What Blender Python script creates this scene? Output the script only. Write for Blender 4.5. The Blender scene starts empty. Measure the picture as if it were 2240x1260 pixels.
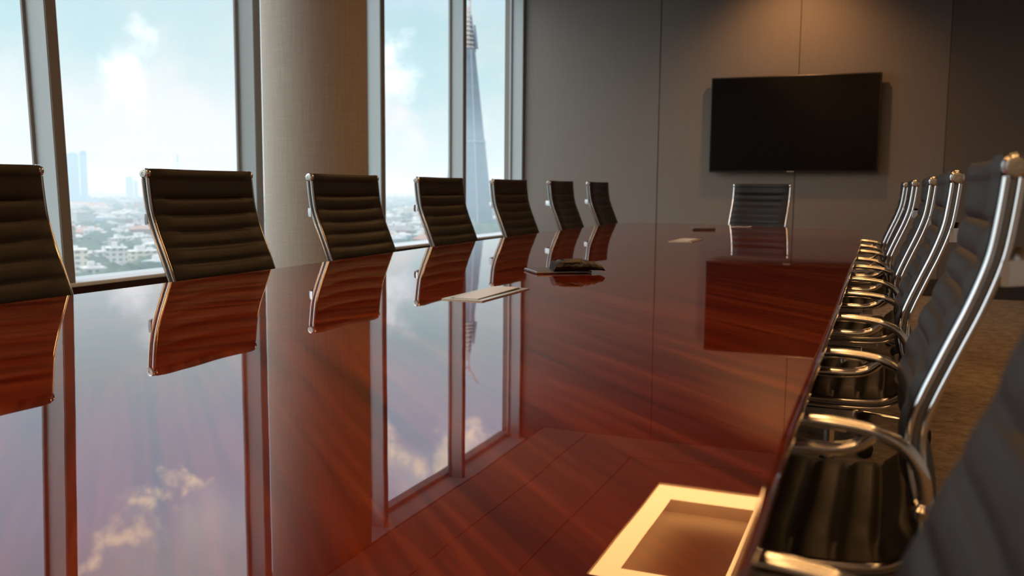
import bpy, bmesh, math, random
from mathutils import Vector, Matrix
random.seed(7)
S = bpy.context.scene
C = bpy.data.collections.new('boardroom'); S.collection.children.link(C)
PI = math.pi

# ------------------------------------------------------------------ camera
def look():
    yaw, pitch, roll = [math.radians(a) for a in (22.46, 6.28, .477)]
    cy, sy = math.cos(yaw), math.sin(yaw)
    f0 = Vector((-sy, cy, 0)); r0 = Vector((cy, sy, 0)); u0 = Vector((0, 0, 1))
    f = f0*math.cos(pitch) - u0*math.sin(pitch); u = u0*math.cos(pitch) + f0*math.sin(pitch)
    r = r0*math.cos(roll) + u*math.sin(roll); u2 = u*math.cos(roll) - r0*math.sin(roll)
    return r, u2, f
cam_d = bpy.data.cameras.new('camera'); cam = bpy.data.objects.new('camera', cam_d); C.objects.link(cam)
cam_d.sensor_width = 36; cam_d.lens = 2000/2240*36; cam_d.clip_start = .02; cam_d.clip_end = 40000
r_, u_, f_ = look()
cam.matrix_world = Matrix(((r_.x, u_.x, -f_.x, 0), (r_.y, u_.y, -f_.y, 0), (r_.z, u_.z, -f_.z, 1.03), (0, 0, 0, 1)))
cam_d.dof.use_dof = True; cam_d.dof.focus_distance = 3.0; cam_d.dof.aperture_fstop = 3.8
S.camera = cam
vs = S.view_settings; vs.view_transform = 'Standard'; vs.look = 'None'; vs.exposure = 0.0; vs.gamma = 1; vs.use_curve_mapping = False
S.cycles.use_denoising = True
S.cycles.max_bounces = 8; S.cycles.diffuse_bounces = 4; S.cycles.glossy_bounces = 5; S.cycles.transparent_max_bounces = 12; S.cycles.volume_bounces = 1
S.cycles.sample_clamp_indirect = 6; S.cycles.caustics_reflective = False; S.cycles.caustics_refractive = False
S.cycles.blur_glossy = .5

# ------------------------------------------------------------------ node helpers
class NT:
    def __init__(s, tree): s.t = tree; s.n = tree.nodes; s.l = tree.links
    def N(s, typ, **kw):
        n = s.n.new(typ)
        for k, v in kw.items(): setattr(n, k, v)
        return n
    def put(s, sock, v):
        if hasattr(v, 'links') or hasattr(v, 'is_output'): s.l.new(v, sock)
        else: sock.default_value = v
    def m(s, op, a, b=None, c=None, clamp=False):
        n = s.N('ShaderNodeMath', operation=op, use_clamp=clamp)
        for i, v in enumerate((a, b, c)):
            if v is not None: s.put(n.inputs[i], v)
        return n.outputs[0]
    def vm(s, op, a, b=None):
        n = s.N('ShaderNodeVectorMath', operation=op); s.put(n.inputs[0], a)
        if b is not None: s.put(n.inputs[1], b)
        return n.outputs['Value'] if op in ('DOT_PRODUCT', 'DISTANCE', 'LENGTH') else n.outputs[0]
    def ramp(s, f, pts, interp='LINEAR'):
        n = s.N('ShaderNodeValToRGB'); n.color_ramp.interpolation = interp; s.put(n.inputs[0], f)
        e = n.color_ramp.elements
        while len(e) < len(pts): e.new(.5)
        for q, (p, c) in zip(e, pts): q.position = p; q.color = (*c, 1) if len(c) == 3 else c
        return n.outputs[0]
    def noise(s, vec, scale, detail=3, rough=.5, dist=0):
        n = s.N('ShaderNodeTexNoise'); s.put(n.inputs['Vector'], vec); n.inputs['Scale'].default_value = scale
        n.inputs['Detail'].default_value = detail; n.inputs['Roughness'].default_value = rough; n.inputs['Distortion'].default_value = dist
        return n.outputs['Fac']
    def mix(s, f, a, b, blend='MIX'):
        n = s.N('ShaderNodeMix', data_type='RGBA', blend_type=blend); s.put(n.inputs[0], f)
        s.put(n.inputs[6], a if not isinstance(a, tuple) else (*a, 1)); s.put(n.inputs[7], b if not isinstance(b, tuple) else (*b, 1))
        return n.outputs[2]
    def scale(s, vec, v):
        n = s.N('ShaderNodeMapping'); s.put(n.inputs[0], vec); n.inputs['Scale'].default_value = v; return n.outputs[0]

# ------------------------------------------------------------------ world: bright cloudy sky
def hdir(h, e):
    h, e = math.radians(h), math.radians(e)
    return (-math.sin(h)*math.cos(e), math.cos(h)*math.cos(e), math.sin(e))
W = bpy.data.worlds.new('sky'); S.world = W; W.use_nodes = True; W.node_tree.nodes.clear()
w = NT(W.node_tree)
tc = w.N('ShaderNodeTexCoord').outputs['Generated']
sep = w.N('ShaderNodeSeparateXYZ'); w.l.new(tc, sep.inputs[0]); z = sep.outputs[2]
warp = w.N('ShaderNodeTexNoise'); w.l.new(tc, warp.inputs['Vector']); warp.inputs['Scale'].default_value = 12; warp.inputs['Detail'].default_value = 5; warp.inputs['Roughness'].default_value = .6
wv = w.vm('SCALE', w.vm('SUBTRACT', warp.outputs['Color'], (.5, .5, .5))); wv.node.inputs['Scale'].default_value = .16
dirw = w.vm('ADD', tc, wv)
base = w.ramp(w.m('ADD', z, .05), [(0, (.62, .70, .76)), (.05, (.70, .86, .90)), (.10, (.72, .90, .93)), (.15, (.64, .86, .90)), (.22, (.56, .80, .86)),
                                   (.30, (.72, .86, 1.08)), (.37, (.86, .93, 1.2)), (.45, (.90, .92, 1.04)), (.60, (1.9, 2.0, 2.2)), (1.0, (2.2, 2.4, 2.6))])
strat = w.noise(w.scale(dirw, (5, 5, 16)), 1.3, 5, .55, .3)
cl = w.ramp(strat, [(.36, (0, 0, 0)), (.66, (1, 1, 1))])
def blob(h, e, rad, amp=1.0, soft=.0):
    d = w.vm('DISTANCE', dirw, hdir(h, e))
    mr = w.N('ShaderNodeMapRange', interpolation_type='SMOOTHSTEP'); w.put(mr.inputs[0], d)
    mr.inputs[1].default_value = rad*1.35; mr.inputs[2].default_value = 0; mr.inputs[3].default_value = 0; mr.inputs[4].default_value = amp
    return mr.outputs[0]
def union(bl):
    o = bl[0]
    for b in bl[1:]: o = w.m('MAXIMUM', o, b)
    return o
white = union([blob(44, 4.0, .14, .9), blob(41, 3, .12, .9), blob(50.5, 4.4, .05, .8), blob(29.5, 4, .035), blob(28.3, 2.4, .035, .9), blob(47, 2.5, .06, .7), blob(24, 2.2, .02, .7), blob(36, 4, .12)])
cyan = union([blob(47, 9, .07), blob(42, 8.5, .06, .8), blob(28, 7.3, .045), blob(23.5, 6, .035, .8), blob(50.5, 9, .05)])
warm = union([blob(42.0, 17.0, .015), blob(41.0, 17.1, .010), blob(43.3, 17.5, .014), blob(44.2, 18.5, .015), blob(45.2, 19.6, .016), blob(46.3, 20.4, .017), blob(47.6, 21.2, .017), blob(30.2, 15.2, .026), blob(29.4, 16.6, .026), blob(27.8, 17.2, .02), blob(24.6, 15.5, .022), blob(24.6, 16.9, .024)])
pale = union([blob(41, 21, .07, .8), blob(44, 22.5, .07, .6), blob(28.5, 18.5, .06, .9), blob(24.3, 17.5, .04, .9), blob(45, 7.0, .035, .9), blob(29.7, 7.2, .03, .9), blob(41, 22, .05, .5)])
low = w.m('LESS_THAN', z, .20)
col = w.mix(w.m('MULTIPLY', cl, w.ramp(z, [(0, (1, 1, 1)), (.12, (.7, .7, .7)), (.2, (.15, .15, .15)), (1, (.25, .25, .25))])), base, (.90, .91, .91))
col = w.mix(white, col, (.97, .965, .965))
col = w.mix(w.m('MULTIPLY', cyan, .75), col, (.55, .82, .88))
col = w.mix(pale, col, (1.35, 1.38, 1.45))
col = w.mix(warm, col, (2.3, 1.85, 1.45))
fill_glow = w.m('DIVIDE', w.vm('DISTANCE', tc, hdir(128, 38)), .95)  # bright sky patch added outside the view to light the room
fill_glow = w.m('POWER', w.m('SUBTRACT', 1, fill_glow, clamp=True), 1.3)
col = w.mix(fill_glow, col, (4.3, 4.3, 4.3))
hz = w.ramp(z, [(0, (1, 1, 1)), (.035, (0, 0, 0))])
col = w.mix(w.m('MULTIPLY', hz, .7), col, (.66, .82, .90))
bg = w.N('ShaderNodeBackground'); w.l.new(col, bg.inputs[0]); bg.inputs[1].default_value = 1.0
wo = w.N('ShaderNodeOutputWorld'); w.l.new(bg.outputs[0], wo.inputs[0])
W.cycles.sampling_method = 'AUTOMATIC'

sun_d = bpy.data.lights.new('sun', 'SUN'); sun_d.energy = .9; sun_d.angle = .1; sun_d.color = (1, .95, .88)
sun = bpy.data.objects.new('sun', sun_d); C.objects.link(sun); sun.rotation_euler = (math.radians(40), math.radians(35), 0)

CEIL = 2.8

# ------------------------------------------------------------------ materials
def mat(name, color=(.5, .5, .5), rough=.5, metal=0, coat=0, spec=.5, bump=None, build=None, coat_ior=1.5, coat_rough=.03):
    m = bpy.data.materials.new(name); m.use_nodes = True
    t = NT(m.node_tree); b = t.n['Principled BSDF']
    b.inputs['Base Color'].default_value = (*color, 1); b.inputs['Roughness'].default_value = rough; b.inputs['Metallic'].default_value = metal
    b.inputs['Coat Weight'].default_value = coat; b.inputs['Coat IOR'].default_value = coat_ior; b.inputs['Coat Roughness'].default_value = coat_rough
    b.inputs['Specular IOR Level'].default_value = spec
    if build: build(t, b)
    if bump:
        sc, st, dist = bump
        o = t.N('ShaderNodeTexCoord').outputs['Object']
        bn = t.N('ShaderNodeBump'); bn.inputs['Strength'].default_value = st; bn.inputs['Distance'].default_value = dist
        t.l.new(t.noise(o, sc, 4), bn.inputs['Height']); t.l.new(bn.outputs[0], b.inputs['Normal'])
    return m
def vary(c1, c2, scale, stretch=(1, 1, 1), lo=.35, hi=.65, detail=4):
    def f(t, b):
        o = t.scale(t.N('ShaderNodeTexCoord').outputs['Object'], stretch)
        t.l.new(t.ramp(t.noise(o, scale, detail), [(lo, c1), (hi, c2)]), b.inputs['Base Color'])
    return f

def wood_build(split):
    def f(t, b):
        o = t.N('ShaderNodeTexCoord').outputs['Object']
        se = t.N('ShaderNodeSeparateXYZ'); t.l.new(o, se.inputs[0]); x, y = se.outputs[0], se.outputs[1]
        def uv(ang):
            a = math.radians(ang); ca, sa = math.cos(a), math.sin(a)
            u = t.m('ADD', t.m('MULTIPLY', x, ca), t.m('MULTIPLY', y, sa)); v = t.m('SUBTRACT', t.m('MULTIPLY', y, ca), t.m('MULTIPLY', x, sa)); return u, v
        if split:
            u1, v1 = uv(-45); u2, v2 = uv(66)
            side = t.m('GREATER_THAN', x, -.02)
            def sel(p, q): return t.m('ADD', t.m('MULTIPLY', side, p), t.m('MULTIPLY', t.m('SUBTRACT', 1, side), q))
            u, v = sel(u1, u2), sel(v1, v2)
        else: u, v = y, x
        cx = t.N('ShaderNodeCombineXYZ'); t.l.new(t.m('MULTIPLY', u, .55), cx.inputs[0]); t.l.new(t.m('MULTIPLY', v, 17), cx.inputs[1])
        vec = cx.outputs[0]
        g1 = t.noise(vec, 1.2, 5, .55, .6); g2 = t.noise(vec, 6, 4, .6, .2)
        g = t.m('ADD', t.m('MULTIPLY', g1, .62), t.m('MULTIPLY', g2, .38))
        c = t.ramp(g, [(.34, (.060, .0050, .0018)), (.45, (.135, .0135, .0038)), (.54, (.205, .027, .007)), (.66, (.30, .056, .014))])
        if split:   # veneer joints
            for yy in (-3.5, -1.74, .1, 1.9):
                ln = t.m('LESS_THAN', t.m('ABSOLUTE', t.m('SUBTRACT', y, yy)), .0012)
                c = t.mix(t.m('MULTIPLY', ln, .6), c, (.25, .09, .05))
        t.l.new(c, b.inputs['Base Color'])
        if split:
            bn = t.N('ShaderNodeBump'); bn.inputs['Strength'].default_value = .35; bn.inputs['Distance'].default_value = .001
            t.l.new(t.noise(o, 3.0, 1.5), bn.inputs['Height']); t.l.new(bn.outputs[0], b.inputs['Coat Normal'])
    return f
M = {}
M['wood'] = mat('mahogany veneer', rough=.45, coat=1, spec=0, build=wood_build(True), coat_ior=1.85, coat_rough=.012)
M['woodtrim'] = mat('dark mahogany trim', (.030, .0065, .004), rough=.5, spec=.2, bump=(30, .1, .001))
M['leather'] = mat('black leather', (.020, .0185, .0165), rough=.45, spec=.32, bump=(260, .25, .002))
M['chrome'] = mat('polished chrome', (.82, .82, .82), rough=.10, metal=1)
M['chromedark'] = mat('dark chrome groove', (.30, .31, .32), rough=.25, metal=1)
M['plastic'] = mat('black plastic', (.012, .012, .012), rough=.35)
M['screw'] = mat('brushed steel', (.55, .54, .50), rough=.35, metal=1)
M['mullion'] = mat('pale grey aluminium', (.47, .54, .55), rough=.45, metal=.0, spec=.4, bump=(30, .05, .001))
M['gasket_and_shade'] = mat('bronze grey gasket', (.26, .235, .215), rough=.5)  # glazing gaskets, and backlit shade painted on the mullions' room-side face
M['sill'] = mat('white painted sill', (.78, .80, .82), rough=.35)
def fabric(t, b):
    o = t.N('ShaderNodeTexCoord').outputs['Object']
    n1 = t.noise(t.scale(o, (60, 60, 1.5)), 3, 4); n2 = t.noise(t.scale(o, (2, 2, 60)), 3, 3)
    t.l.new(t.ramp(t.m('ADD', t.m('MULTIPLY', n1, .6), t.m('MULTIPLY', n2, .4)), [(.35, (.40, .355, .295)), (.65, (.50, .45, .38))]), b.inputs['Base Color'])
M['pillar'] = mat('woven beige wall covering', rough=.75, spec=.2, build=fabric)
def wallf(t, b):
    o = t.N('ShaderNodeTexCoord').outputs['Object']
    n1 = t.noise(t.scale(o, (40, 40, 1.2)), 3, 4)
    t.l.new(t.ramp(n1, [(.3, (.225, .207, .186)), (.7, (.240, .221, .198))]), b.inputs['Base Color'])
M['wall'] = mat('taupe fabric wall panel', rough=.8, spec=.2, build=wallf)
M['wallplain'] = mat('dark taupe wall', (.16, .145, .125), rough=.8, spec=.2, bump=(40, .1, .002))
M['wallmid'] = mat('pale grey painted wall', (.54, .56, .56), rough=.8, spec=.2, bump=(40, .1, .002))
M['seam'] = mat('shadow joint', (.05, .045, .04), rough=.8)
M['ceiling'] = mat('ceiling paint', (.42, .37, .31), rough=.9, spec=.1, bump=(80, .05, .001))
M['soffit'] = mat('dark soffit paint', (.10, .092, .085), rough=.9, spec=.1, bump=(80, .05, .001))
M['base'] = mat('dark skirting', (.035, .032, .03), rough=.5)
def carpetf(t, b):
    o = t.N('ShaderNodeTexCoord').outputs['Object']
    n1 = t.noise(o, 14, 5, .6, .8); n2 = t.noise(o, 180, 2)
    g = t.m('ADD', t.m('MULTIPLY', n1, .65), t.m('MULTIPLY', n2, .35))
    t.l.new(t.ramp(g, [(.36, (.22, .16, .105)), (.5, (.36, .28, .195)), (.64, (.48, .39, .29))]), b.inputs['Base Color'])
    bn = t.N('ShaderNodeBump'); bn.inputs['Strength'].default_value = .5; bn.inputs['Distance'].default_value = .004
    t.l.new(g, bn.inputs['Height']); t.l.new(bn.outputs[0], b.inputs['Normal'])
M['carpet'] = mat('patterned brown carpet', rough=.95, spec=.1, build=carpetf)
M['screen'] = mat('dark television screen', (.004, .004, .004), rough=.2, spec=.12)
M['bezel'] = mat('black television frame', (.008, .008, .008), rough=.3)
M['card'] = mat('brushed champagne metal', (.92, .82, .60), rough=.28, metal=.85, bump=(90, .1, .0005))
M['paper'] = mat('white laminate lid', (.95, .93, .88), rough=.34, metal=.35, spec=.3, bump=(50, .05, .0005))
M['slot'] = mat('hatch well', (.02, .02, .018), rough=.7)
M['greymetal'] = mat('grey aluminium case', (.42, .43, .44), rough=.3, metal=.7)
M['darkgrey'] = mat('dark grey plastic', (.12, .125, .125), rough=.4)
M['asphalt'] = mat('hazy ground', rough=1, spec=0, build=vary((.13, .16, .13), (.26, .26, .25), .004, lo=.4, hi=.6, detail=8))
M['tree'] = mat('distant foliage', rough=1, spec=0, build=vary((.09, .12, .105), (.14, .17, .145), .03))
def emis(name, col, st):
    m = bpy.data.materials.new(name); m.use_nodes = True; t = NT(m.node_tree); t.n.clear()
    e = t.N('ShaderNodeEmission'); e.inputs[0].default_value = (*col, 1); e.inputs[1].default_value = st
    o = t.N('ShaderNodeOutputMaterial'); t.l.new(e.outputs[0], o.inputs[0]); return m
M['strip'] = emis('warm cove light', (1.0, .51, .18), 6.6)
M['lamp'] = emis('warm downlight lens', (1.0, .62, .32), 20)
def glass():
    m = bpy.data.materials.new('window glass'); m.use_nodes = True; t = NT(m.node_tree); t.n.clear()
    tr = t.N('ShaderNodeBsdfTransparent'); tr.inputs[0].default_value = (.965, .985, .985, 1)
    gl = t.N('ShaderNodeBsdfGlossy'); gl.inputs['Roughness'].default_value = .0; gl.inputs[0].default_value = (1, 1, 1, 1)
    fr = t.N('ShaderNodeFresnel'); fr.inputs[0].default_value = 1.08
    mx = t.N('ShaderNodeMixShader'); t.l.new(fr.outputs[0], mx.inputs[0]); t.l.new(tr.outputs[0], mx.inputs[1]); t.l.new(gl.outputs[0], mx.inputs[2])
    o = t.N('ShaderNodeOutputMaterial'); t.l.new(mx.outputs[0], o.inputs[0]); return m
M['glass'] = glass()

# ------------------------------------------------------------------ mesh helpers
def obj(name, bm, m, parent=None, smooth=None):
    me = bpy.data.meshes.new(name); bmesh.ops.recalc_face_normals(bm, faces=bm.faces[:]); bm.to_mesh(me); bm.free()
    o = bpy.data.objects.new(name, me); C.objects.link(o)
    for q in (m if isinstance(m, (list, tuple)) else [m]): me.materials.append(M[q])
    if parent: o.parent = parent
    if smooth is not None:
        for p in me.polygons: p.use_smooth = True
        me.set_sharp_from_angle(angle=math.radians(smooth))
    return o
def bevel(o, w_, seg=2):
    b = o.modifiers.new('bevel', 'BEVEL'); b.width = w_; b.segments = seg; b.limit_method = 'ANGLE'; b.angle_limit = math.radians(40); return o
def box(bm, x0, x1, y0, y1, z0, z1, mi=0, R=None):
    co = [(x0, y0, z0), (x1, y0, z0), (x1, y1, z0), (x0, y1, z0), (x0, y0, z1), (x1, y0, z1), (x1, y1, z1), (x0, y1, z1)]
    v = [bm.verts.new(R @ Vector(c) if R is not None else c) for c in co]
    for f in ((0, 3, 2, 1), (4, 5, 6, 7), (0, 1, 5, 4), (1, 2, 6, 5), (2, 3, 7, 6), (3, 0, 4, 7)):
        bm.faces.new([v[i] for i in f]).material_index = mi
def BX(name, m, *a, parent=None, bev=0):
    bm = bmesh.new(); box(bm, *a); o = obj(name, bm, m, parent)
    if bev: bevel(o, bev)
    return o
def loft(bm, rings, cap=True, closed=True, mi=0):
    vr = [[bm.verts.new(p) for p in r] for r in rings]
    n = len(vr[0])
    for a, b in zip(vr, vr[1:]):
        for i in range(n if closed else n-1):
            f = bm.faces.new((a[i], a[(i+1) % n], b[(i+1) % n], b[i])); f.material_index = mi
    if cap:
        bm.faces.new(vr[0][::-1]).material_index = mi; bm.faces.new(vr[-1]).material_index = mi
def catmull(pts, n=6, closed=False):
    P = [Vector(p) for p in pts]; out = []
    m = len(P)
    for i in range(m if closed else m-1):
        if closed: a, b, c, d = P[(i-1) % m], P[i], P[(i+1) % m], P[(i+2) % m]
        else: a, b, c, d = P[max(i-1, 0)], P[i], P[i+1], P[min(i+2, m-1)]
        for k in range(n):
            t = k/n
            out.append(.5*((2*b) + (c-a)*t + (2*a-5*b+4*c-d)*t*t + (3*b-a-3*c+d)*t**3))
    if not closed: out.append(P[-1])
    return out
def tube(bm, pts, rad, seg=12, closed=False, mi=0):
    P = [Vector(p) for p in pts]; n = len(P)
    rr = rad if isinstance(rad, (list, tuple)) else [rad]*n
    T = []
    for i in range(n):
        a = P[(i-1) % n] if (closed or i) else P[i]; b = P[(i+1) % n] if (closed or i < n-1) else P[i]
        T.append((b-a).normalized())
    ref = Vector((0, 0, 1)) if abs(T[0].z) < .9 else Vector((1, 0, 0))
    nrm = (ref - T[0]*ref.dot(T[0])).normalized(); rings = []
    for i in range(n):
        nrm = (nrm - T[i]*nrm.dot(T[i])).normalized(); bi = T[i].cross(nrm)
        rings.append([P[i] + nrm*math.cos(2*PI*k/seg)*rr[i] + bi*math.sin(2*PI*k/seg)*rr[i] for k in range(seg)])
    if closed: rings.append(rings[0]); loft(bm, rings, cap=False, mi=mi)
    else: loft(bm, rings, mi=mi)
    if closed: bmesh.ops.remove_doubles(bm, verts=bm.verts[:], dist=1e-6)
def lathe(bm, prof, origin, axis, seg=20, mi=0):
    ax = Vector(axis).normalized(); ref = Vector((0, 0, 1)) if abs(ax.z) < .9 else Vector((1, 0, 0))
    a = ax.cross(ref).normalized(); b = ax.cross(a); o = Vector(origin)
    loft(bm, [[o + ax*h + (a*math.cos(2*PI*k/seg) + b*math.sin(2*PI*k/seg))*max(r, 1e-4) for k in range(seg)] for r, h in prof], mi=mi)
def empty(name, loc, rz=0):
    o = bpy.data.objects.new(name, None); C.objects.link(o); o.location = loc; o.rotation_euler = (0, 0, rz); o.empty_display_size = .2; return o
def tag(o, label=None, cat=None, group=None, kind=None):
    if label: o['label'] = label
    if cat: o['category'] = cat
    if group: o['group'] = group
    if kind: o['kind'] = kind
    return o
def struct(o, label=None): o['kind'] = 'structure'; (label and tag(o, label)); return o
def copy_tree(o, parent=None):
    c = o.copy(); C.objects.link(c); c.parent = parent
    for ch in list(o.children): copy_tree(ch, c)
    return c

# ------------------------------------------------------------------ room shell
XW, XG, YF = -3.93, -4.075, 9.83          # mullion face, glass plane, far wall
YB, XR = -2.9, 2.6
struct(BX('floor', 'carpet', XG-.1, XR, YB, YF+.1, -.05, 0))
wf = struct(BX('wall_far', 'wall', XG-.1, XR, YF, YF+.1, 0, 3.6), 'taupe panelled end wall behind the television')
struct(BX('wall_right', 'wallmid', XR, XR+.1, YB, YF+.1, -.05, 3.6))
struct(BX('wall_near', 'wallmid', XG-.1, XR+.1, YB-.1, YB, -.05, 3.6))
bm = bmesh.new()
for x in (-2.37, -.94, .44, 1.85): box(bm, x-.004, x+.004, YF-.002, YF+.02, 0, 3.5)
o = obj('panel_joint', bm, 'seam', wf); tag(o, 'thin dark joint between wall panels')
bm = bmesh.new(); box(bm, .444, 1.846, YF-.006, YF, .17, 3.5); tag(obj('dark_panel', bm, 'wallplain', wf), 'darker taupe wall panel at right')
bm = bmesh.new(); box(bm, XW, XR, YF-.012, YF, 0, .17); struct(obj('baseboard_far', bm, 'base'))
# ceiling: main slab with two coffers, dark slot beyond it, high perimeter strip by the glass
cof = [(-1.62, -.80, 5.15, 7.06), (-1.62, -.80, .9, 2.8), (-1.62, -.80, -2.6, -.7),
       (-.22, .60, 5.15, 7.06), (-.22, .60, .9, 2.8), (-.22, .60, -2.6, -.7)]
bm = bmesh.new()
CX0, CX1, CY0, CY1 = -3.05, XR, YB, 8.25
xs = [CX0, -1.62, -.80, -.22, .60, CX1]; ys = [CY0, -2.6, -.7, .9, 2.8, 5.15, 7.06, CY1]
for i in range(5):
    for j in range(7):
        if i in (1, 3) and j in (1, 3, 5): continue
        box(bm, xs[i], xs[i+1], ys[j], ys[j+1], CEIL, CEIL+.06)
bmesh.ops.remove_doubles(bm, verts=bm.verts[:], dist=1e-5)
ce = struct(obj('ceiling', bm, 'ceiling'))
bm = bmesh.new()
for a in ((-2.02, 1.0, 7.62, 7.63), (-2.02, -2.01, CY0, 7.62), (-2.6, -2.59, CY0, 8.2)): box(bm, *a, CEIL-.001, CEIL+.01)
tag(obj('ceiling_joint', bm, 'seam', ce), 'dark shadow joint in the ceiling')
bm = bmesh.new(); box(bm, XG-.1, XR+.1, YB-.1, YF+.1, 3.5, 3.6); struct(obj('ceiling_upper', bm, 'soffit'))
bm = bmesh.new()
box(bm, CX0-.02, CX0, CY0, CY1+.02, CEIL, 3.5); box(bm, CX0, CX1, CY1, CY1+.02, CEIL, 3.5)
struct(obj('trim_1', bm, 'soffit'), 'dark bulkhead face above the ceiling edge')
bm = bmesh.new(); box(bm, XG-.03, CX0-.02, YB, YF, 3.40, 3.5); struct(obj('trim_2', bm, 'mullion'), 'pale head panel above the windows')
# coffers with light strips
for k, (x0, x1, y0, y1) in enumerate(cof):
    e = empty('ceiling_light', ((x0+x1)/2, (y0+y1)/2, CEIL+.06))
    cx, cy = (x0+x1)/2, (y0+y1)/2
    X0, X1, Y0, Y1 = x0-cx, x1-cx, y0-cy, y1-cy
    bm = bmesh.new(); H = .16
    box(bm, X0-.02, X1+.02, Y0-.02, Y1+.02, H, H+.02)
    for a in ((X0-.02, X0, Y0-.02, Y1+.02), (X1, X1+.02, Y0-.02, Y1+.02), (X0, X1, Y0-.02, Y0), (X0, X1, Y1, Y1+.02)): box(bm, *a, 0, H)
    obj('housing', bm, 'ceiling', e)
    bm = bmesh.new(); wd = .15
    for a in ((X0+.005, X0+wd, Y0+.005, Y1-.005), (X1-.035, X1-.005, Y0+.005, Y1-.005), (X0+wd, X1-.035, Y1-.24, Y1-.005), (X0+wd, X1-.035, Y0+.005, Y0+.2)): box(bm, *a, -.045, -.025)
    obj('light_strip', bm, 'strip', e)
    tag(e, ('warm rectangular cove light in the ceiling over the far half of the table', 'warm rectangular cove light in the ceiling over the near half of the table', 'warm rectangular cove light in the ceiling behind the viewer',
        'warm rectangular cove light in the ceiling over the far right chairs', 'warm rectangular cove light in the ceiling over the near right chairs', 'warm rectangular cove light in the ceiling behind the viewer, at right')[k], 'ceiling light', 'warm cove lights in the ceiling')
# warm wall washers in the slot above the television
def spot(x, y, en, size=1.2, tx=None, ty=YF-.1, tz=1.9):
    e = empty('downlight', (x, y, 3.5))
    bm = bmesh.new(); lathe(bm, [(.055, 0), (.055, -.10), (.06, -.12), (.05, -.12), (.045, -.06), (.001, -.06)], (0, 0, 0), (0, 0, 1)); obj('housing', bm, 'plastic', e, 30)
    bm = bmesh.new(); lathe(bm, [(.04, -.065), (.04, -.07)], (0, 0, 0), (0, 0, 1)); obj('lens', bm, 'lamp', e)
    l = bpy.data.lights.new('lamp_light', 'SPOT'); l.energy = en; l.spot_size = size; l.spot_blend = 1; l.color = (1, .46, .17); l.shadow_soft_size = .05
    lo = bpy.data.objects.new('lamp_light', l); C.objects.link(lo); lo.parent = e; lo.location = (0, 0, -.13)
    d = Vector(((tx if tx is not None else x)-x, ty-y, tz-3.37)); lo.rotation_euler = d.to_track_quat('-Z', 'Y').to_euler()
    return e
tag(spot(-.95, 9.0, 84, 2.0, ty=YF, tz=1.75), 'small downlight in the ceiling slot above the television', 'downlight')

# ------------------------------------------------------------------ window wall
SILL = .505
ml = [-2.86, -1.28, .30, 1.88, 3.46, 5.03, 6.65, 8.22, 9.78]
for i, y in enumerate(ml):
    bm = bmesh.new()
    w1 = .052
    lean = -.10 if i == 4 else 0
    def mb(x0, x1, a, b, mi):
        co = []
        for zz, l in ((SILL-.03, 0), (3.42, lean)):
            co += [(x0, a+l, zz), (x1, a+l, zz), (x1, b+l, zz), (x0, b+l, zz)]
        v = [bm.verts.new(c) for c in co]
        for f in ((0, 3, 2, 1), (4, 5, 6, 7), (0, 1, 5, 4), (1, 2, 6, 5), (2, 3, 7, 6), (3, 0, 4, 7)):
            bm.faces.new([v[q] for q in f]).material_index = mi
    mb(XG-.02, XW-.006, y, y+w1+.02, 0)
    mb(XW-.006, XW, y+.004, y+w1+.016, 1)  # room-side face, its backlit shade put into a darker colour
    mb(XG+.0, XG+.012, y-.018, y, 1)
    mb(XG+.0, XG+.012, y+w1+.02, y+w1+.038, 1)
    n = struct(obj('window_%d' % (i+1), bm, ['mullion', 'gasket_and_shade']), 'pale grey aluminium window mullion with its pane')
    if i < len(ml)-1:
        y1 = ml[i+1]
        bm = bmesh.new(); l0 = lean; l1 = -.10 if i+1 == 4 else 0
        vv = [bm.verts.new(c) for c in ((XG-.006, y+w1, SILL-.03), (XG-.006, y1, SILL-.03), (XG-.006, y1+l1, 3.42), (XG-.006, y+w1+l0, 3.42))]
        bm.faces.new(vv)
        obj('window_pane', bm, 'glass', n)
bm = bmesh.new(); box(bm, XG-.03, XW+.012, YB, YF, SILL-.012, SILL+.010)
sl = struct(obj('trim_3', bm, 'sill'), 'white window sill'); bevel(sl, .006)
bm = bmesh.new(); box(bm, XG-.12, XW+.004, YB, YF, 0, SILL-.012)
struct(obj('wall_left', bm, 'woodtrim'), 'dark mahogany panel under the window sill')
bm = bmesh.new(); box(bm, XG-.12, XG-.025, YB, YF, SILL-.03, SILL+.01); box(bm, XG-.12, XG-.02, YB, YF, 3.36, 3.5); struct(obj('trim_4', bm, 'mullion'), 'outer window rail')

bm = bmesh.new(); lathe(bm, [(.325, 0), (.325, 3.5)], (-3.40, 4.95, 0), (0, 0, 1), 64)
box(bm, -3.3995-.325-.001, -3.3995-.32, 4.949, 4.951, 0, 3.5)
pl = struct(obj('pillar', bm, 'pillar', None, 30), 'round structural pillar in beige woven covering by the window')

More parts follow.
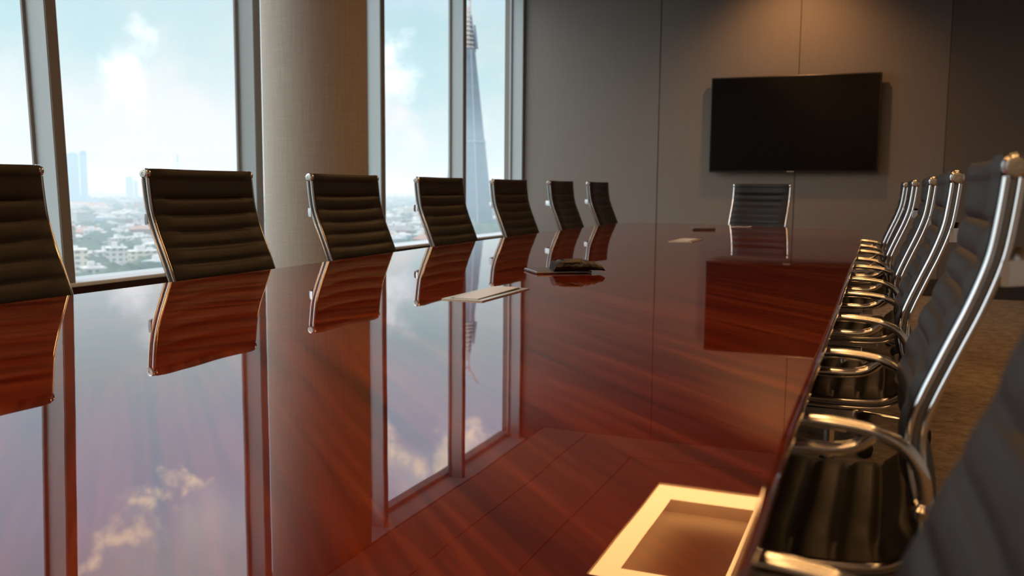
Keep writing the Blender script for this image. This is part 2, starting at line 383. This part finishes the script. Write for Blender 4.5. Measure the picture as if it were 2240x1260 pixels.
# ------------------------------------------------------------------ boardroom table
TZ = .74
tb = empty('boardroom_table', (-1.05, 3.6, 0)); tag(tb, 'long glossy mahogany boardroom table with tapered sides filling the room', 'table')
def T(x, y): return (x+1.05, y-3.6)
left = [(-1.93, -.6), (-1.972, .6), (-1.984, 1.5), (-1.992, 2.1), (-2.0, 2.7), (-2.03, 3.3), (-2.062, 3.9), (-2.082, 4.6), (-2.098, 5.5), (-2.108, 6.4), (-2.115, 7.3)]
far = [(-2.09, 7.56), (-1.95, 7.66), (-1.7, 7.70), (-1.4, 7.69), (-1.1, 7.57), (-.75, 7.36), (-.45, 7.20), (-.19, 7.06)]
right = [(-.150, 5.4), (-.128, 3.6), (-.110, 2.45), (-.102, 1.7), (-.097, 1.2), (-.092, .9), (-.086, .6), (-.078, 0), (-.07, -.6)]
out = [T(*p) for p in left + far + right]
from mathutils import geometry
def inset(poly, d):
    n = len(poly); res = []
    for i in range(n):
        a, b, c = Vector(poly[i-1]), Vector(poly[i]), Vector(poly[(i+1) % n])
        e1 = (b-a).normalized(); e2 = (c-b).normalized(); nn = Vector((e1.y, -e1.x)) + Vector((e2.y, -e2.x))
        nn.normalize(); k = max(.3, nn.dot(Vector((e1.y, -e1.x))))
        res.append(tuple(b + nn*d/k))
    return res
bm = bmesh.new()
prof = [(.05, -.055), (.022, -.04), (.006, -.026), (.0, -.014), (.001, -.006), (.005, -.0015), (.011, 0)]
rings = [[(p[0], p[1], TZ+dz) for p in inset(out, d)] for d, dz in prof]
loft(bm, rings)
top = obj('tabletop', bm, 'wood', tb)
for p in top.data.polygons: p.use_smooth = len(p.vertices) == 4
bm = bmesh.new(); o = obj
rings = [[(p[0], p[1], TZ+dz) for p in inset(out, .06)] for dz in (-.075, -.055)]
loft(bm, rings); obj('underframe', bm, 'woodtrim', tb)
for yy in (-2.6, .6, 3.2):
    bm = bmesh.new(); box(bm, -.38, .38, yy-.10, yy+.10, 0, TZ-.075); box(bm, -.5, .5, yy-.16, yy+.16, 0, .05)
    bevel(obj('pedestal', bm, 'woodtrim', tb), .01)
# cable hatches down the middle of the table: frame > lid
def hatch(x0, x1, y0, y1, open_=.004):
    bm = bmesh.new(); q = .016
    for a in ((x0, x1, y0, y0+q), (x0, x1, y1-q, y1), (x0, x0+q, y0+q, y1-q), (x1-q, x1, y0+q, y1-q)): box(bm, a[0]+1.05, a[1]+1.05, a[2]-3.6, a[3]-3.6, TZ-.001, TZ+.003)
    h = obj('cable_hatch', bm, 'card', tb); h['label'] = 'champagne metal hatch frame let into the tabletop'
    bm = bmesh.new(); box(bm, x0+q+1.05, x1-q+1.05, y0+q-3.6, y1-q-3.6, TZ-.0006, TZ+.0008); obj('hatch_well', bm, 'slot', h)
    bm = bmesh.new(); g = q+.007
    v = [(x0+g, y0+g), (x1-g, y0+g), (x1-g, y1-g), (x0+g, y1-g)]
    zz = [TZ+.0012, TZ+.0012, TZ+open_, TZ+open_]
    loft(bm, [[(a+1.05, b-3.6, c) for (a, b), c in zip(v, zz)], [(a+1.05, b-3.6, c+.003) for (a, b), c in zip(v, zz)]])
    obj('lid', bm, 'paper', h)
hatch(-1.065, -.95, 2.10, 2.43); hatch(-1.13, -1.0, 4.98, 5.30, .003)

# ------------------------------------------------------------------ office chair
PROFILE = [(.150, 1.068), (.147, 1.03), (.142, .985), (.136, .945), (.126, .908), (.110, .862), (.092, .818), (.075, .776), (.059, .735), (.048, .700), (.044, .660), (.050, .612), (.061, .570),
           (.067, .535), (.062, .503), (.040, .478), (.005, .462), (-.06, .455), (-.16, .455), (-.26, .464), (-.34, .470), (-.395, .462), (-.42, .438)]
def make_chair():
    root = empty('office_chair', (0, 0, 0))
    prof = [Vector((v.x, v.z)) for v in catmull([(-a-.18, 0, b) for a, b in PROFILE], 5)]
    # resample by length
    L = [0]
    for a, b in zip(prof, prof[1:]): L.append(L[-1] + (b-a).length)
    def at(s):
        if s < 0: return prof[0] + (prof[0]-prof[1]).normalized()*-s
        s = max(0, min(L[-1], s))
        for i in range(len(L)-1):
            if s <= L[i+1]: t = (s-L[i])/max(1e-9, L[i+1]-L[i]); return prof[i].lerp(prof[i+1], t)
        return prof[-1]
    def nrm(s):
        t = (at(s+.006) - at(s-.006)).normalized(); return Vector((-t.y, t.x))     # towards the sitter
    tot = L[-1]
    sb = 0
    for i, p in enumerate(prof):
        if p.y < .520: sb = L[i]; break
    def sling(name, s0, s1, first, pitch, yw, yfun):
        bm = bmesh.new(); ns = int((s1-s0)/.0065); grooves = []
        g = s0+first
        while g < s1-.03: grooves.append(g); g += pitch
        nt = 14; fr, bk = [], []
        for i in range(ns+1):
            s = s0 + (s1-s0)*i/ns; p = at(s); n = nrm(s)
            dmin = min([abs(s-q) for q in grooves] + [s-s0+.004, s1-s+.004])
            rr_, pp_ = (.016, .011) if name == 'backrest' else (.015, .020)
            puff = pp_*(min(1, dmin/rr_)**.42 + .12*min(1, dmin/.029))
            if name == 'backrest' and s < .02: puff += .004
            rf, rb = [], []
            for j in range(nt+1):
                v = -1 + 2*j/nt
                y = v*yw
                sag = -.020*(1-v*v)*yfun
                edge = max(0, 1-abs(v)**10)
                wr = .55 + .45*edge
                side = .9 if abs(v) > .86 else 1
                pf = puff if abs(v) < .86 else .0075
                f = sag + .012 + (.004 + pf*wr*side)*(edge**.5)
                b = sag + .004 - (.003 + .5*puff*wr)*(edge**.5)
                rf.append((p.x + n.x*f, y, p.y + n.y*f)); rb.append((p.x + n.x*b, y, p.y + n.y*b))
            fr.append(rf); bk.append(rb)
        loft(bm, [a + b[::-1] for a, b in zip(fr, bk)])
        return obj(name, bm, 'leather', root, 50)
    sling('backrest', -.012, sb-.002, .098, .058, .262, 1)
    sling('seat', sb+.004, tot-.004, .075, .066, .264, .6)
    # side rails: channel section swept along the profile
    for sy in (-1, 1):
        bm = bmesh.new(); rings = []
        sec = [(-.018, .002), (-.0185, .007), (-.016, .0100), (-.012, .0105), (-.009, .008), (-.0075, .002), (-.001, .002), (.0005, .008), (.003, .0105), (.007, .0105), (.010, .007), (.0105, .001), (.006, -.006), (-.012, -.006)]
        n = 80
        for i in range(n+1):
            s = .018 + (tot-.022)*i/n; p = at(s); q = nrm(s)
            rings.append([(p.x + q.x*a, sy*(.264+b), p.y + q.y*a) for a, b in sec])
        loft(bm, rings); bm.faces.ensure_lookup_table()
        for fi_, f in enumerate(bm.faces):
            if len(f.verts) == 4 and fi_ % 14 in (4, 5, 6): f.material_index = 1
        rl = obj('side_rail', bm, ['chrome', 'chromedark'], root, 50)
        bm = bmesh.new(); p = at(0)
        lathe(bm, [(.010, 0), (.0155, .002), (.0180, .007), (.0180, .016), (.016, .021), (.0125, .0225)], (p.x-.004, sy*.253, p.y-.003), (0, sy, 0), 24)
        k = obj('finial', bm, 'chrome', root, 30)
        bm = bmesh.new(); lathe(bm, [(.0125, .0225), (.0118, .0245), (.005, .025), (.0045, .0235), (.001, .0235)], (p.x-.004, sy*.253, p.y-.003), (0, sy, 0), 20)
        obj('screw_cap', bm, 'screw', k, 30)
    bm = bmesh.new(); p = at(0); tube(bm, [(p.x, -.262, p.y), (p.x, .262, p.y)], .009, 14); obj('top_bar', bm, 'chrome', root, 30)
    # back brace, a bowed chrome band behind the rails
    bm = bmesh.new(); rings = []
    p0 = Vector((-.320, .917))
    for i in range(25):
        v = -1 + 2*i/24; y = v*.276
        d = .062*(1-abs(v)**5)
        x = p0.x - .004 - d
        rings.append([(x, y, p0.y-.018), (x-.009, y, p0.y-.018), (x-.011, y, p0.y), (x-.009, y, p0.y+.018), (x, y, p0.y+.018)])
    loft(bm, rings); obj('back_brace', bm, 'chrome', root, 40)
    # seat cross members
    bm = bmesh.new()
    for x in (-.13, .13): tube(bm, [(x, -.258, .445), (x, -.15, .415), (x, .15, .415), (x, .258, .445)], .011, 10)
    box(bm, -.17, .15, -.05, .05, .385, .415); box(bm, -.11, .03, -.07, .07, .35, .39)
    bevel(obj('seat_support', bm, 'chrome', root, 30), .003)
    # armrests
    for sy in (-1, 1):
        ya = sy*.305
        bm = bmesh.new()
        up = catmull([(-.243, sy*.272, .572), (-.244, sy*.290, .598), (-.236, sy*.302, .632), (-.212, ya, .665), (-.17, ya, .683), (-.11, ya, .690), (-.04, ya, .690), (.02, ya, .686), (.055, ya, .676), (.062, ya, .664), (.045, ya, .654), (0, ya, .650), (-.06, ya, .650), (-.115, ya, .651), (-.150, ya, .660), (-.172, ya, .678)], 6)
        tube(bm, up, .0105, 12)
        a = obj('armrest', bm, 'chrome', root, 60)
        bm = bmesh.new(); lathe(bm, [(.010, -.010), (.0175, -.008), (.0175, .010), (.012, .014)], (-.243, sy*.272, .566), (0, sy*.5, 1), 18)
        obj('clamp', bm, 'chrome', a, 30)
        bm = bmesh.new(); tube(bm, catmull([(.050, ya, .658), (.062, ya, .62), (.066, sy*.300, .55), (.062, sy*.272, .475)], 5), .0085, 10)
        obj('arm_strut', bm, 'chrome', a, 60)
    bm = bmesh.new(); lathe(bm, [(.026, .10), (.026, .22), (.016, .225), (.016, .36)], (-.04, 0, 0), (0, 0, 1), 20); obj('gas_column', bm, 'chrome', root, 30)
    bs = None
    bm = bmesh.new(); lathe(bm, [(.045, .075), (.048, .115), (.03, .125)], (0, 0, 0), (0, 0, 1), 20)
    for k in range(5):
        a = 2*PI*k/5; ca, sa = math.cos(a), math.sin(a)
        rings = []
        for r, hw, zt, zb in ((.03, .024, .118, .078), (.15, .020, .108, .080), (.28, .016, .092, .072), (.335, .013, .082, .064)):
            rings.append([(r*ca - y*sa, r*sa + y*ca, zz) for y, zz in ((-hw, zb), (hw, zb), (hw, zt-.006), (hw*.5, zt), (-hw*.5, zt), (-hw, zt-.006))])
        loft(bm, rings)
    bs = obj('star_base', bm, 'chrome', root, 40); bs.location = (-.04, 0, 0)
    for k in range(5):
        a = 2*PI*k/5; x, y = .33*math.cos(a), .33*math.sin(a)
        bm = bmesh.new()
        pa = a + 1.1*((k*7) % 5)
        ax = Vector((math.cos(pa), math.sin(pa), 0))
        for s in (-1, 1): lathe(bm, [(.012, 0), (.026, .001), (.029, .006), (.027, .014), (.012, .017)], Vector((x, y, .029)) + ax*(.003*s), ax*s, 18)
        tube(bm, [(x, y, .03), (x, y, .068)], .008, 8)
        tube(bm, [Vector((x, y, .029)) + ax.cross(Vector((0, 0, 1)))*.03*math.cos(t) + Vector((0, 0, .031*math.sin(t))) for t in [PI*q/8 for q in range(0, 9)]], .007, 8)
        obj('caster', bm, 'plastic', bs, 40)
    return root
chair = make_chair()
Lc = [(1.62, -1.895), (2.575, -1.912), (3.54, -1.95), (4.53, -1.975), (5.55, -1.99), (6.60, -2.0), (7.56, -2.005)]
Ll = ['black ribbed chair at the left edge of the picture, cut off by it',
      'black ribbed chair alone before the wide window, second from the left in its row',
      'black ribbed office chair standing in front of the beige round pillar',
      'black ribbed chair right of the pillar, the tapering tower behind its right edge',
      'black ribbed chair before the corner of window and end wall, fifth in its row',
      'black ribbed chair seen against the grey end wall, last but one of the window row',
      'black ribbed chair at the far end of the window row, smallest of that row']
first = [chair]
def place(x, y, rz, label, group, spin=0):
    c = first.pop() if first else copy_tree(chair)
    c.location = (x, y, 0); c.rotation_euler = (0, 0, rz); tag(c, label, 'chair', group)
    for ch in c.children:
        if ch.name.startswith('star_base'): ch.rotation_euler = (0, 0, spin)
    return c
for i, ((y, x), lb) in enumerate(zip(Lc, Ll)):
    place(x, y, math.radians([0, 1.5, 0, 0, -1, 1, 0][i]), lb, 'chairs along the window side of the table', random.random()*1.2)
Rl = ['black ribbed chair at the bottom right corner, its blurred back cut off by the frame',
      'black ribbed chair at right with large chrome knob and whole ribbed seat in view',
      'black ribbed chair on the right, directly behind the one with the large chrome knob',
      'black ribbed chair on the right side, fourth from the viewer',
      'black ribbed chair on the right side, last but one of its row',
      'black ribbed chair farthest away on the right side, mostly hidden by its neighbour']
Rc = [(.53, -.20), (1.70, -.180), (2.88, -.184), (4.03, -.196), (5.14, -.235), (6.30, -.262)]
for i, ((y, x), lb) in enumerate(zip(Rc, Rl)):
    place(x, y, PI + math.radians([0, 0, 0, 0, 0, 0][i]), lb, 'chairs along the right side of the table', [.4, .3, 2.6, math.pi, 3.0, .1][i])
place(-1.20, 8.50, math.radians(-90-12), 'black ribbed office chair at the head of the table under the television', None, .3)

# ------------------------------------------------------------------ television
tv = empty('television', (-.975, YF-.02, 1.69))
bm = bmesh.new(); box(bm, -.825, .825, -.075, -.035, -.485, .485); bevel(obj('casing', bm, 'bezel', tv), .006)
bm = bmesh.new(); box(bm, -.812, .812, -.0765, -.0745, -.468, .472); obj('screen', bm, 'screen', tv)
bm = bmesh.new(); box(bm, -.3, .3, -.035, .016, -.2, .2); obj('wall_bracket', bm, 'plastic', tv)
bm = bmesh.new(); box(bm, -.035, .035, -.078, -.075, -.481, -.473); tag(obj('badge', bm, 'screw', tv), 'tiny silver badge on the lower frame')
tag(tv, 'large black flat television hung on the taupe end wall', 'television')

# ------------------------------------------------------------------ small things on the table
# leather pouch on a slim grey tablet
ta = empty('tablet_computer', (-1.05, 2.99, TZ), math.radians(38))
bm = bmesh.new(); box(bm, -.115, .085, -.075, .075, .001, .009); bevel(obj('case', bm, 'greymetal', ta), .003)
bm = bmesh.new(); box(bm, -.108, .078, -.068, .068, .009, .0096); obj('screen', bm, 'darkgrey', ta)
tag(ta, 'slim grey tablet lying under the black leather pouch on the table', 'tablet')
po = empty('leather_pouch', (-1.00, 3.02, TZ+.0100), math.radians(30))
bm = bmesh.new(); rings = []
N_ = 28
for i in range(N_+1):
    x = -.075 + .175*i/N_
    hh = .024*(1-abs((i/N_-.40)/.62)**3)**.5 if abs((i/N_-.40)/.62) < 1 else 0
    hh = max(.011, hh*(1+.08*math.sin(i*1.7)))
    ww = .058 + .006*math.sin(i*.5)
    if i in (0, N_): hh = .004; ww -= .008
    rings.append([(x, ww*math.cos(a)*(1 if abs(math.cos(a)) < .9 else .98), .5*hh*(1+math.sin(a)) if math.sin(a) > 0 else .5*hh*(1+math.sin(a))) for a in [2*PI*k/20 for k in range(20)]])
loft(bm, rings); obj('body', bm, 'leather', po, 50)
bm = bmesh.new(); rings = []
for i in range(13):
    t = i/12; y = -.05+.10*t
    xx = .0 + .018*math.sin(PI*t)
    rings.append([(xx+dx, y, .024-.006*abs(2*t-1)**2+dz) for dx, dz in ((-.05, -.002), (.012, -.001), (.014, .001), (.010, .0035), (-.05, .002))])
loft(bm, rings); obj('flap', bm, 'leather', po, 50)
bm = bmesh.new(); lathe(bm, [(.006, 0), (.006, .003), (.004, .004)], (.07, .0, .012), (0, 0, 1), 14); tag(obj('press_stud', bm, 'plastic', po, 30), 'small dark stud')
po.scale = (1, 1, 1.45); po.location.y = 2.965
tag(po, 'black leather pouch with a curved flap lying on the grey tablet', 'pouch')
rm = empty('remote_control', (-1.235, 6.54, TZ), math.radians(33))
bm = bmesh.new(); box(bm, -.085, .085, -.022, .022, 0, .016); bevel(obj('case', bm, 'darkgrey', rm), .005)
bm = bmesh.new()
for k in range(6): box(bm, -.07+.018*k, -.06+.018*k, -.008, .008, .016, .018)
obj('buttons', bm, 'screw', rm)
tag(rm, 'dark grey remote control lying near the far end of the table', 'remote control')
bm = bmesh.new(); ln = [(-.075, 0), (-.025, .004), (.025, .001), (.075, .006)]
loft(bm, [[(x, -.045, zz+.0008), (x, .045, zz+.0008), (x, .045, zz+.002), (x, -.045, zz+.002)] for x, zz in ln])
nt_ = obj('paper_slip', bm, 'sill'); nt_.location = (-1.06, 7.16, TZ); nt_.rotation_euler = (0, 0, .15)
tag(nt_, 'small pale slip of paper on the far end of the table before the head chair', 'paper')

# ------------------------------------------------------------------ outside: city under haze
GZ = -60.0
gb = bmesh.new(); q = 17000
box(gb, -q, 300, -2000, q, GZ-2, GZ)
gr = obj('ground', gb, 'asphalt'); tag(gr, 'hazy city ground far below the windows', 'ground', kind='structure')
def P2(h, d): h = math.radians(h); return -math.sin(h)*d, math.cos(h)*d
def facade(name, wall, win, sx, sz):
    def f(t, b):
        o = t.N('ShaderNodeTexCoord').outputs['Object']; se = t.N('ShaderNodeSeparateXYZ'); t.l.new(o, se.inputs[0])
        ge = t.N('ShaderNodeNewGeometry'); nz = t.N('ShaderNodeSeparateXYZ'); t.l.new(ge.outputs['Normal'], nz.inputs[0])
        hx = t.m('ADD', se.outputs[0], se.outputs[1])
        a = t.m('GREATER_THAN', t.m('FRACT', t.m('DIVIDE', hx, sx)), .45); c = t.m('GREATER_THAN', t.m('FRACT', t.m('DIVIDE', se.outputs[2], sz)), .5)
        k = t.m('MULTIPLY', t.m('MULTIPLY', a, c), t.m('LESS_THAN', nz.outputs[2], .5))
        t.l.new(t.mix(k, wall, win), b.inputs['Base Color'])
    M[name] = mat(name, rough=.8, spec=.2, build=f)
facade('pale stone facade', (.50, .50, .48), (.18, .23, .26), 4, 3.3)
facade('grey glass facade', (.34, .42, .46), (.16, .22, .27), 3, 3.5)
facade('red brick facade', (.33, .20, .17), (.16, .17, .18), 4, 3.2)
facade('cream render facade', (.60, .58, .50), (.26, .28, .28), 5, 3.2)
facade('brown brick facade', (.30, .23, .18), (.15, .16, .17), 4, 3.2)
facade('blue tower facade', (.22, .36, .50), (.14, .26, .40), 6, 3.6)
M['flatroof'] = mat('pale flat roof', rough=.9, spec=.1, build=vary((.45, .46, .45), (.66, .67, .65), .05))
M['slateroof'] = mat('slate roof', rough=.8, spec=.1, build=vary((.20, .20, .21), (.30, .29, .29), .05))
M['redroof'] = mat('clay tile roof', rough=.8, spec=.1, build=vary((.30, .20, .17), (.38, .27, .22), .05))
kinds = [
 ('pale stone facade', 'flatroof', 'low pale stone building with a flat roof in the hazy city outside', 'pale low buildings in the hazy city'),
 ('grey glass facade', 'flatroof', 'grey glazed office block in the hazy city outside', 'grey glazed blocks in the hazy city'),
 ('red brick facade', 'slateroof', 'red brick building with a slate roof in the hazy city outside', 'red brick buildings in the hazy city'),
 ('cream render facade', 'flatroof', 'cream rendered block with rooftop plant in the hazy city outside', 'cream blocks in the hazy city'),
 ('brown brick facade', 'redroof', 'brown brick house row with a clay roof in the hazy city outside', 'brown brick rows in the hazy city')]
def building(x, y, wx, wy, h, rz, k, d):
    wl, rf, lb, gp = kinds[k]
    e = empty('building', (x, y, GZ), rz)
    bm = bmesh.new(); box(bm, -wx/2, wx/2, -wy/2, wy/2, 0, h)
    if k in (0, 1, 3):
        box(bm, -wx/2-.4, wx/2+.4, -wy/2-.4, wy/2+.4, h, h+1.0)
        if d < 1500: box(bm, -wx/2, wx*.1, -wy*.9, -wy/2, 0, h*.55)
        obj('walls', bm, wl, e)
        bm = bmesh.new(); box(bm, -wx/2+.6, wx/2-.6, -wy/2+.6, wy/2-.6, h+.3, h+1.15)
        box(bm, -wx*.25, wx*.05, -wy*.2, wy*.15, h+1.1, h+4.2); box(bm, wx*.2, wx*.35, -wy*.1, wy*.2, h+1.1, h+2.8)
        obj('roof', bm, rf, e)
    else:
        obj('walls', bm, wl, e)
        bm = bmesh.new(); r = min(wx, wy)*.28
        a = [(-wx/2-.5, -wy/2-.5, h), (wx/2+.5, -wy/2-.5, h), (wx/2+.5, wy/2+.5, h), (-wx/2-.5, wy/2+.5, h)]
        rd = [(-wx/2+r, 0, h+r), (wx/2-r, 0, h+r)] if wx > wy else [(0, -wy/2+r, h+r), (0, wy/2-r, h+r)]
        v = [bm.verts.new(c) for c in a + rd]
        fs = [(0, 1, 5, 4), (1, 2, 5), (2, 3, 4, 5), (3, 0, 4)] if wx > wy else [(0, 1, 4), (1, 2, 5, 4), (2, 3, 5), (3, 0, 4, 5)]
        for f in fs: bm.faces.new([v[i] for i in f])
        bm.faces.new([v[3], v[2], v[1], v[0]])
        for cx in (-.3, .25): box(bm, wx*cx, wx*cx+1.6, -.8, .8, h+r*.3, h+r+2.2)
        obj('roof', bm, rf, e)
    tag(e, lb, 'building', gp)
    return e
placed = []
cnt = 0; tries = 0
while cnt < 280 and tries < 6000:
    tries += 1
    band = random.random()
    h = random.uniform(41.5, 51.5) if band < .62 else (random.uniform(26.3, 31.5) if band < .9 else random.uniform(22.0, 60))
    d = 560*math.exp(random.random()**1.15*1.75)
    x, y = P2(h, d)
    if d < 900 and 24.5 < h < 26: continue
    s = 1 + (d-560)/1800
    wx, wy = random.uniform(10, 34)*s, random.uniform(9, 22)*s
    if any((x-a)**2 + (y-b)**2 < (.62*(max(wx, wy)+c_))**2 for a, b, c_ in placed): continue
    placed.append((x, y, max(wx, wy)))
    hh = random.uniform(6, 17)*(1 if random.random() < .88 else 1.7)
    building(x, y, wx, wy, hh, random.uniform(0, 1.5), random.choices(range(5), [5, 3, 2.4, 4, 2])[0], d); cnt += 1
# tree canopy, uncountable
bm = bmesh.new(); rt = random.Random(3)
ico = bmesh.new(); bmesh.ops.create_icosphere(ico, subdivisions=1, radius=1); iv = [v.co.copy() for v in ico.verts]; fi = [[v.index for v in f.verts] for f in ico.faces]; ico.free()
for k in range(1900):
    h = rt.uniform(21, 56); d = 300*math.exp(rt.random()*2.5); x, y = P2(h, d)
    if any((x-a)**2 + (y-b)**2 < (c_*.62)**2 for a, b, c_ in placed): continue
    for qq in range(3):
        s = rt.uniform(5, 10)*(1+d/4000); ox, oy = rt.uniform(-9, 9), rt.uniform(-9, 9)
        vs_ = [bm.verts.new((x+ox+p.x*s*1.2, y+oy+p.y*s*1.2, GZ+s*.6+p.z*s*rt.uniform(.7, 1))) for p in iv]
        for f in fi: bm.faces.new([vs_[i] for i in f])
tag(obj('tree_canopy', bm, 'tree'), 'blurred green tree tops scattered through the city below', 'trees', kind='stuff')
# landmark towers
def tower(name, parts, h, d, label, wall='blue tower facade'):
    x, y = P2(h, d); e = empty(name, (x, y, GZ), math.radians(h))
    for nm, x0, x1, dep, z0, z1 in parts:
        bm = bmesh.new(); box(bm, x0, x1, -dep/2, dep/2, z0, z1)
        box(bm, x0+(x1-x0)*.3, x1-(x1-x0)*.2, -dep*.2, dep*.2, z1, z1+3)
        obj(nm, bm, wall, e)
    tag(e, label, 'building'); return e
tower('tower_block', [('slab', -27, 3, 20, 0, 137), ('taller_slab', 5, 22, 24, 0, 142), ('podium', -40, 45, 40, 0, 20)], 47.75, 2600, 'pale blue pair of tower slabs on the skyline at far left')
tower('tower_block', [('shaft', -8, 8, 14, 0, 92)], 43.6, 3200, 'small hazy tower block on the skyline beside the left window chair')
tower('tower_block', [('shaft', -11, 12, 16, 0, 84), ('annex', 14, 26, 14, 0, 72)], 45.1, 3300, 'low broad hazy block on the skyline in the middle of the left window')
tower('spire_tower', [('shaft', -6, 6, 10, 0, 95), ('mast', -3, 3, 4, 95, 168)], 42.45, 3600, 'thin pale spire tower on the skyline above the second chair')
# tapering glass skyscraper still under construction
sh = empty('tapering_skyscraper', (*P2(25.24, 1290), GZ), math.radians(25.24))
M['shardglass'] = mat('blue grey tower glass', rough=.25, spec=.5, build=vary((.11, .145, .18), (.16, .20, .235), .02, (.2, .2, 3)))
M['ridgeglass'] = mat('light tower glass edge', (.26, .30, .34), rough=.4, bump=(.5, .1, .1))
M['concrete'] = mat('bare concrete core', (.50, .46, .44), rough=.9, spec=.1, bump=(1, .2, .1))
M['cranered'] = mat('crane steel', (.55, .36, .33), rough=.6)
def pyr(bm, z0, z1, r0, r1, n=8, off=-1.222):
    rings = []
    for zz, r in ((z0, r0), (z1, r1)):
        rings.append([(r*math.cos(2*PI*k/n+off), r*math.sin(2*PI*k/n+off), zz) for k in range(n)])
    loft(bm, rings)
def rad(z_): return 40*(1-z_/330)
bm = bmesh.new(); pyr(bm, 0, 122, rad(0), rad(122)); obj('lower_facade', bm, 'shardglass', sh)
bm = bmesh.new(); pyr(bm, 122.5, 124.5, rad(120)+.8, rad(120)+.8); obj('setback_band', bm, 'ridgeglass', sh)
bm = bmesh.new(); pyr(bm, 124, 250, rad(124)-.4, rad(250)); obj('upper_facade', bm, 'shardglass', sh)
bm = bmesh.new(); loft(bm, [[(a*rad(z_), b, z_) for a, b in ((.50, -5*k), (1.02, -1*k), (1.02, 1*k), (.50, 1*k))] for z_, k in ((246, 1), (272, .8), (296, .5))]); obj('glass_fin', bm, 'shardglass', sh)
bm = bmesh.new(); tube(bm, [(rad(z_)*.342, -rad(z_)*.94, z_) for z_ in (0, 120, 248)], .9, 6); obj('edge_ridge', bm, 'ridgeglass', sh)
bm = bmesh.new(); pyr(bm, 250, 306, 4.2, 3.2, 6); obj('core', bm, 'concrete', sh)
for k in range(9):
    z_ = 251+6*k; bm = bmesh.new(); pyr(bm, z_, z_+1.6, rad(z_)*.93, rad(z_)*.93); obj('open_floor', bm, 'concrete', sh)
for k, (ox, oy) in enumerate(((-12, 3), (11, -2), (0, 12))):
    bm = bmesh.new(); pyr(bm, 0, 40-8*k, 2.4, 1.4, 5)
    for v in bm.verts: v.co.x += ox*(.0+1)*(1 - v.co.z/120); v.co.y += oy*(1-v.co.z/120); v.co.z += 250
    obj('glass_shard', bm, 'shardglass', sh)
bm = bmesh.new()
tube(bm, [(2, 0, 296), (2, 0, 322)], 1.0, 6); tube(bm, [(2, 0, 316), (15, 3, 340)], .8, 6); tube(bm, [(2, 0, 316), (-5, -1, 319)], 1.2, 6); tube(bm, [(2, 0, 322), (15, 3, 340)], .3, 4)
cr = obj('tower_crane', bm, 'cranered'); cr.location = sh.location; cr.rotation_euler = sh.rotation_euler
tag(cr, 'pale red tower crane on top of the tapering glass skyscraper', 'crane')
tag(sh, 'tapering blue-grey glass skyscraper under construction seen through the narrow window', 'skyscraper')
# airborne haze over the city
hb = bmesh.new(); box(hb, -16500, -200, 150, 16500, GZ+.5, 70)
hz_o = obj('city_haze', hb, 'glass'); hz_o.data.materials.clear()
hm = bpy.data.materials.new('city haze'); hm.use_nodes = True; t = NT(hm.node_tree); t.n.clear()
vsn = t.N('ShaderNodeVolumeScatter'); vsn.inputs['Color'].default_value = (.60, .78, .86, 1); vsn.inputs['Density'].default_value = 1/1650; vsn.inputs['Anisotropy'].default_value = .2
mo = t.N('ShaderNodeOutputMaterial'); t.l.new(vsn.outputs[0], mo.inputs['Volume'])
hz_o.data.materials.append(hm)
tag(hz_o, 'pale blue haze lying over the distant city', 'haze', kind='stuff')
